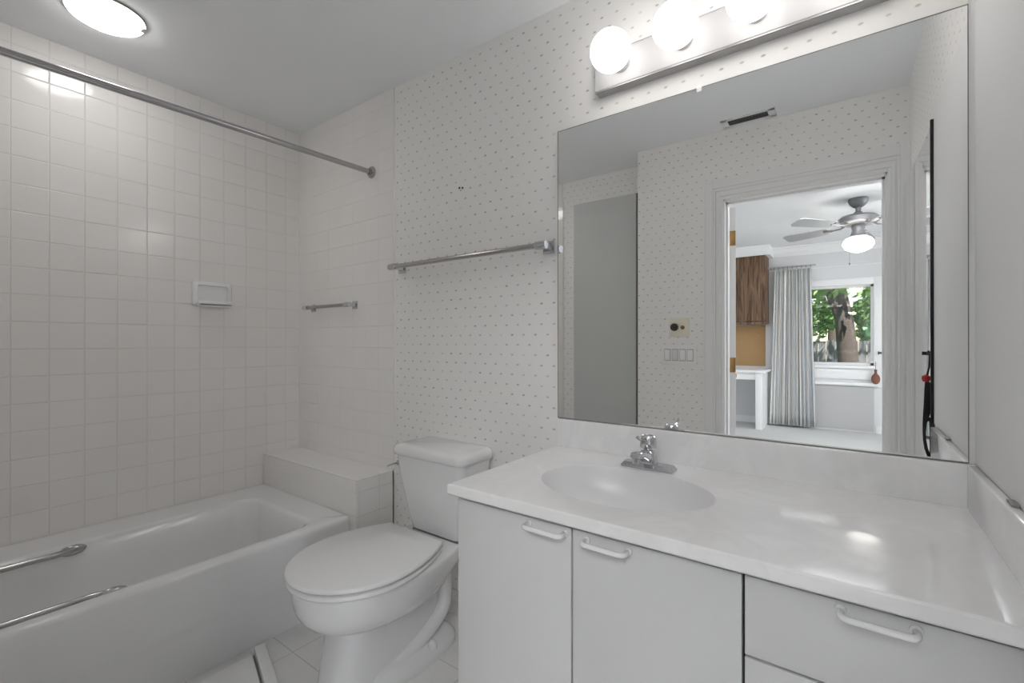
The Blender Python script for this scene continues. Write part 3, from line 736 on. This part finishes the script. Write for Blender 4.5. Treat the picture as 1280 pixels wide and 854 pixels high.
for i in range(5):
    a = math.radians(133 + 72*i)
    tmp = B(); n_ = 10; up_ = []; dn = []
    r0, r1 = .26, .68
    ring_t = [(r0, -.045), (r0+.03, -.058), (r1-.03, -.072), (r1, -.055), (r1, .055), (r1-.03, .072), (r0+.03, .058), (r0, .045)]
    tilt = Matrix.Rotation(math.radians(-15), 4, 'X')
    rings(tmp, [[(x, y, z) for x, y in ring_t] for z in (-.004, .004)])
    bmesh.ops.transform(tmp, matrix=Matrix.Translation((FX, FY, ZB-.255)) @ Matrix.Rotation(a, 4, 'Z') @ tilt, verts=tmp.verts[:])
    bl = obj('blade', tmp, M_BLADE, fan, ang=30)
    tmp = B(); tube(tmp, [(.10, 0, .012), (.15, 0, -.012), (.20, 0, -.014), (.30, 0, -.010)], [.010, .008, .008, .012], 8)
    tube(tmp, [(.20, 0, -.014), (.24, .03, -.012), (.29, .035, -.010)], .006, 8); tube(tmp, [(.20, 0, -.014), (.24, -.03, -.012), (.29, -.035, -.010)], .006, 8)
    bmesh.ops.transform(tmp, matrix=Matrix.Translation((FX, FY, ZB-.245)) @ Matrix.Rotation(a, 4, 'Z'), verts=tmp.verts[:])
    obj('blade_iron', tmp, M_FAN, bl)

# flush ceiling panel light in the bedroom, its edge just visible over the door head
pl = thing('panel_light', 'bright flush ceiling panel light at the top of the doorway view', 'ceiling light', (.46, -2.9, ZB))
b = B(); box(b, -.33, 1.25, -3.30, -3.27, ZB-.03, ZB-.0005); box(b, -.33, 1.25, -2.53, -2.50, ZB-.03, ZB-.0005); box(b, -.33, -.30, -3.27, -2.53, ZB-.03, ZB-.0005); box(b, 1.22, 1.25, -3.27, -2.53, ZB-.03, ZB-.0005); obj('frame', b, M_TRIM, pl)
b = B(); box(b, -.30, 1.22, -3.27, -2.53, ZB-.02, ZB-.0005); obj('diffuser', b, mat('lit_panel', (1,1,1), .4, emit=(.985,.985,1), es=SKY_PANEL), pl)

# wall cupboard, cork board, desk
wc = thing('wall_cupboard', 'dark grained wooden wall cupboard above the cork board in the bedroom', 'cupboard', (-1.35, YW, 1.44))
b = B(); box(b, -1.75, -.955, YW+.001, -5.82, 1.45, ZB-.13, 0, .002); obj('body', b, M_WOOD, wc)
b = B(); box(b, -1.35, -.958, -5.82, -5.802, 1.49, ZB-.14, 0, .003); obj('door', b, M_WOOD, wc)
b = B(); box(b, -1.75, -1.355, -5.82, -5.802, 1.49, ZB-.14, 0, .003); obj('door', b, M_WOOD, wc)
b = B(); box(b, -1.75, -.95, -5.83, -5.80, 1.44, 1.475, 0, .003); obj('bottom_rail', b, M_WOOD, wc)
b = B(); rings(b, [[(x, -5.80+y-.0, z) for y, z in [(-.35, ZB-.13), (.0, ZB-.13), (.03, ZB-.09), (.06, ZB-.03), (.07, ZB-.001), (-.35, ZB-.001)]] for x in (-1.75, -.90)]); obj('cornice', b, M_TRIM, wc)
b = B(); box(b, -1.75, -1.0, YW+.001, YW+.014, .84, 1.44, 0, .002); tag(obj('cork_board', b, M_CORK), 'tan cork board on the bedroom wall between cupboard and desk', 'cork board')
ds = thing('desk', 'white built-in desk with square leg below the cork board', 'desk', (-1.5, -5.8, 0))
b = B(); box(b, -2.3, -.918, YW+.017, -5.53, .775, .805, 0, .003); obj('desktop', b, M_TRIM, ds)
b = B(); box(b, -2.25, -1.045, -5.60, -5.58, .675, .775, 0, .002); obj('apron', b, M_TRIM, ds)
b = B(); box(b, -1.045, -.965, -5.64, -5.555, 0, .775, 0, .002); box(b, -.985, -.965, YW+.017, -5.64, 0, .775); obj('leg', b, M_TRIM, ds)
b = B(); box(b, -2.25, -2.17, -5.64, -5.555, 0, .775, 0, .002); obj('leg', b, M_TRIM, ds)

# curtain on a rod with rings
cu = thing('bedroom_curtain', 'full-length striped cream and blue-grey curtain beside the bedroom window', 'curtain', (-.62, -6.05, 0))
b = bmesh.new(); uvl = b.loops.layers.uv.new('UVMap')
nu, nv = 220, 14; g = []
for j in range(nv+1):
    v = j/nv; z = 2.205 - v*2.175; row = []
    spread = .80 + .20*v**1.2
    for i in range(nu+1):
        u = i/nu; xm = -.655 + (u-.5)*.56*spread
        amp = (.018 + .022*v) * (1. if u > .22 else .5)
        ph = 2*PI*(10.5*u + .25*math.sin(3*u*PI))
        y = -6.045 + amp*math.sin(ph) + .006*math.sin(2.3*ph+v*3)
        row.append(b.verts.new((xm + .010*math.sin(2*ph)*(.4+.6*v), y, z)))
    g.append(row)
for j in range(nv):
    for i in range(nu):
        fc_ = b.faces.new((g[j][i], g[j][i+1], g[j+1][i+1], g[j+1][i]))
        for l, (uu, vv) in zip(fc_.loops, ((i, j), (i+1, j), (i+1, j+1), (i, j+1))): l[uvl].uv = (uu/nu, 1-vv/nv)
cc = obj('fabric', b, M_CURT, cu, ang=180)
so = cc.modifiers.new('thickness', 'SOLIDIFY'); so.thickness = .003
b = B(); tube(b, [(-.95, -6.045, 2.245), (-.38, -6.045, 2.245)], .011, 12); lathe(b, [(.0, -.02), (.018, -.012), (.02, 0), (.012, .012)], (-.955, -6.045, 2.245), 'x', 14)
box(b, -.93, -.915, YW+.001, -6.04, 2.238, 2.250)
obj('curtain_pole', b, M_FIX, cu)
for i in range(9):
    x = -.875 + i*.055; b = B()
    tube(b, [(x, -6.045+.018*math.cos(a), 2.238+.020*math.sin(a)) for a in [2*PI*k/14 for k in range(15)]], .003, 6); obj('ring', b, M_FAN, cu)

# pouch and latch shapes by the window, standing in for a mirrored tripod
ph_ = thing('tripod_knob_standin', 'small rust-brown pouch hanging at the lower right corner of the bedroom window', 'pouch', (.262, -6.08, .87))
b = B(); t2 = bmesh.new(); bmesh.ops.create_uvsphere(t2, u_segments=20, v_segments=12, radius=1.)
bmesh.ops.transform(t2, matrix=Matrix.Translation((.262, -6.085, .715)) @ Matrix.Diagonal((.046, .02, .068, 1)), verts=t2.verts[:]); merge(b, t2)
lathe(b, [(.022, -.02), (.014, .0), (.013, .03), (.019, .045)], (.262, -6.085, .79), 'z', 16); obj('standin_bag', b, mat('rust_brown', (.22,.09,.06), .7), ph_)
b = B(); tube(b, [(.262, -6.085, .83), (.262, -6.09, .93), (.262, YW+.022, .935)], .003, 8); obj('cord', b, M_FAN, ph_)
fb = B(); box(fb, .285, .30, YW+.022, YW+.05, 1.03, 1.07, 0, .003); tube(fb, [(.29, YW+.045, 1.05), (.36, YW+.06, 1.055)], .012, 10); o = obj('tripod_handle_standin', fb, mat('dark_grey_metal', (.12,.12,.125), .4, metal=.6), wn)  # latch shape standing in for the tripod's handle

# black strap shape at the side mirror, standing in for a reflected tripod
hs = thing('tripod_standin', 'black strap shape with a red bead, stand-in for a tripod reflected in the side mirror', 'strap', (.222, -.69, 1.15))
b = B(); tube(b, [(.2270, -.690, 1.149), (.203, -.690, 1.150)], .0065, 10); tube(b, [(.2180, -.690, 1.149), (.2180, -.676, 1.152), (.2180, -.660, 1.156)], .004, 8); obj('hook', b, M_BLACK, hs)
b = B(); lathe(b, [(.0, -.014), (.009, -.011), (.0125, -.002), (.011, .008), (.0, .014)], (.214, -.690, 1.062), 'z', 18); obj('bead', b, M_RED, hs)
def ribbon(bm, prof, y0, y1):    # prof: list of (x_left, x_right, z)
    rings(bm, [[(a0, y0, z), (a1, y0, z), (a1, y1, z), (a0, y1, z)] for a0, a1, z in prof])
b = B(); tube(b, [(.224, -.690, 1.149), (.222, -.690, 1.10), (.216, -.690, 1.068)], .003, 8)
ribbon(b, [(.211, .224, 1.050), (.209, .228, 1.02), (.2075, .228, .97), (.2055, .223, .93), (.2045, .216, .905)], -.694, -.686)
ribbon(b, [(.2045, .216, .905), (.2045, .213, .87), (.2055, .214, .845), (.209, .219, .815), (.216, .2270, .79), (.225, .2270, .782)], -.694, -.686)
ribbon(b, [(.209, .2270, .926), (.209, .2270, .912)], -.693, -.687)
ribbon(b, [(.221, .2270, .925), (.223, .2270, .86), (.223, .2270, .79)], -.693, -.687)
obj('webbing', b, M_BLACK, hs, smooth=False)
b = B(); ribbon(b, [(.212, .2270, .860), (.212, .2285, .850)], -.6925, -.6875); obj('buckle', b, mat('grey_buckle', (.25,.25,.25), .4), hs, smooth=False)

# ================================================================= garden outside the window
b = B(); box(b, -14, 14, -40, YW-.15, -.35, -.25); tag(obj('ground', b, mat('lawn', (.10,.17,.06), .95, noise=.4, nscale=3)), 'green lawn outside the bedroom window', 'ground', kind='structure')
fn = thing('garden_fence', 'weathered grey wooden board fence at the end of the garden', 'fence', (0, -11.5, -.25))
for i in range(60):
    x = -4.5 + i*.15; h = 1.22 + random.uniform(-.02, .02)
    b = B(); box(b, x, x+.142, -11.5, -11.48, -.25, h, 0, .003, 1); obj('board', b, mat('weathered_board', (.15,.145,.145), .85, noise=.3, nscale=6), fn)
b = B(); box(b, -4.5, 4.5, -11.53, -11.50, .05, .13); box(b, -4.5, 4.5, -11.53, -11.50, .90, .98); obj('rail', b, MATS['weathered_board'], fn)
M_BARK = mat('bark', (.075,.058,.048), .95, noise=.2, nscale=20, bump=.6, bscale=25)
def leaf_mat(nm, a, c):
    m = bpy.data.materials.new(nm); m.use_nodes = True; n = N(m); bs = m.node_tree.nodes['Principled BSDF']; bs.inputs['Roughness'].default_value = .6
    g_ = n.new('ShaderNodeNewGeometry'); n.link(n.mix(g_.outputs['Random Per Island'], a, c), bs.inputs['Base Color'])
    bs.inputs['Transmission Weight'].default_value = 0.
    return m
LM = [leaf_mat('bright_leaves', (.10,.22,.05), (.35,.52,.16)), leaf_mat('blue_green_leaves', (.08,.20,.10), (.28,.46,.26)), leaf_mat('dark_leaves', (.05,.12,.03), (.18,.32,.09))]
def tree(name, label, cat, x, y, h, crown, lm, nleaf, lean=0., tr_=.16, low=1.2):
    t = thing(name, label, cat, (x, y, -.25), 'garden trees')
    b = B(); P = [(x, y, -.25), (x+lean*.3, y, h*.25), (x+lean, y, h*.62)]
    tube(b, P, [tr_*1.25, tr_, tr_*.6], 12)
    tube(b, [(x+lean*.3, y, h*.25), (x+lean*.3-.5, y+.1, h*.5), (x-.9, y+.1, h*.75)], [tr_*.8, tr_*.5, .04], 10)
    tube(b, [(x+lean*.6, y, h*.42), (x+lean+.6, y-.2, h*.6), (x+lean+1.2, y-.2, h*.8)], [tr_*.6, tr_*.4, .03], 10)
    obj('trunk', b, M_BARK, t)
    bm = bmesh.new(); cl_ = [(random.uniform(-1, 1)*crown, random.uniform(-.6, .6)*crown, random.uniform(low, h), random.uniform(.35, .8)) for _ in range(26)]
    for _ in range(nleaf):
        c_ = random.choice(cl_); d_ = Vector((random.gauss(0, 1), random.gauss(0, 1), random.gauss(0, 1))).normalized()*c_[3]*random.uniform(.6, 1)
        p = Vector((x+c_[0], y+c_[1], c_[2])) + d_
        s_ = random.uniform(.07, .15); q = Vector((random.gauss(0,1), random.gauss(0,1), random.gauss(0,1))).normalized(); r_ = q.orthogonal().normalized()
        vs = [bm.verts.new(p + q*s_), bm.verts.new(p + r_*s_*.5), bm.verts.new(p - q*s_), bm.verts.new(p - r_*s_*.5)]
        bm.faces.new(vs)
    obj('foliage', bm, lm, t, smooth=False)
tree('oak_tree', 'big leaning oak trunk centred in the bedroom window', 'tree', .05, -9.3, 6.0, 1.8, LM[0], 4200, lean=-.45, tr_=.15, low=2.5)
tree('garden_tree', 'bright green leafy tree behind the fence left of the oak', 'tree', -3.4, -15.0, 6.0, 1.5, LM[0], 12000, low=-.1)
tree('garden_tree', 'blue-green leafy tree behind the fence right of the oak', 'tree', 2.4, -15.5, 6.5, 1.6, LM[1], 12000, low=-.1)
tree('garden_tree', 'darker leafy tree farthest back behind the oak', 'tree', -.6, -22.0, 7.5, 3.6, LM[2], 26000, low=-.2)
tree('garden_bush', 'low green bush in front of the fence at the window left', 'bush', -1.6, -12.6, 1.2, .4, LM[1], 1500, tr_=.03, low=.0)
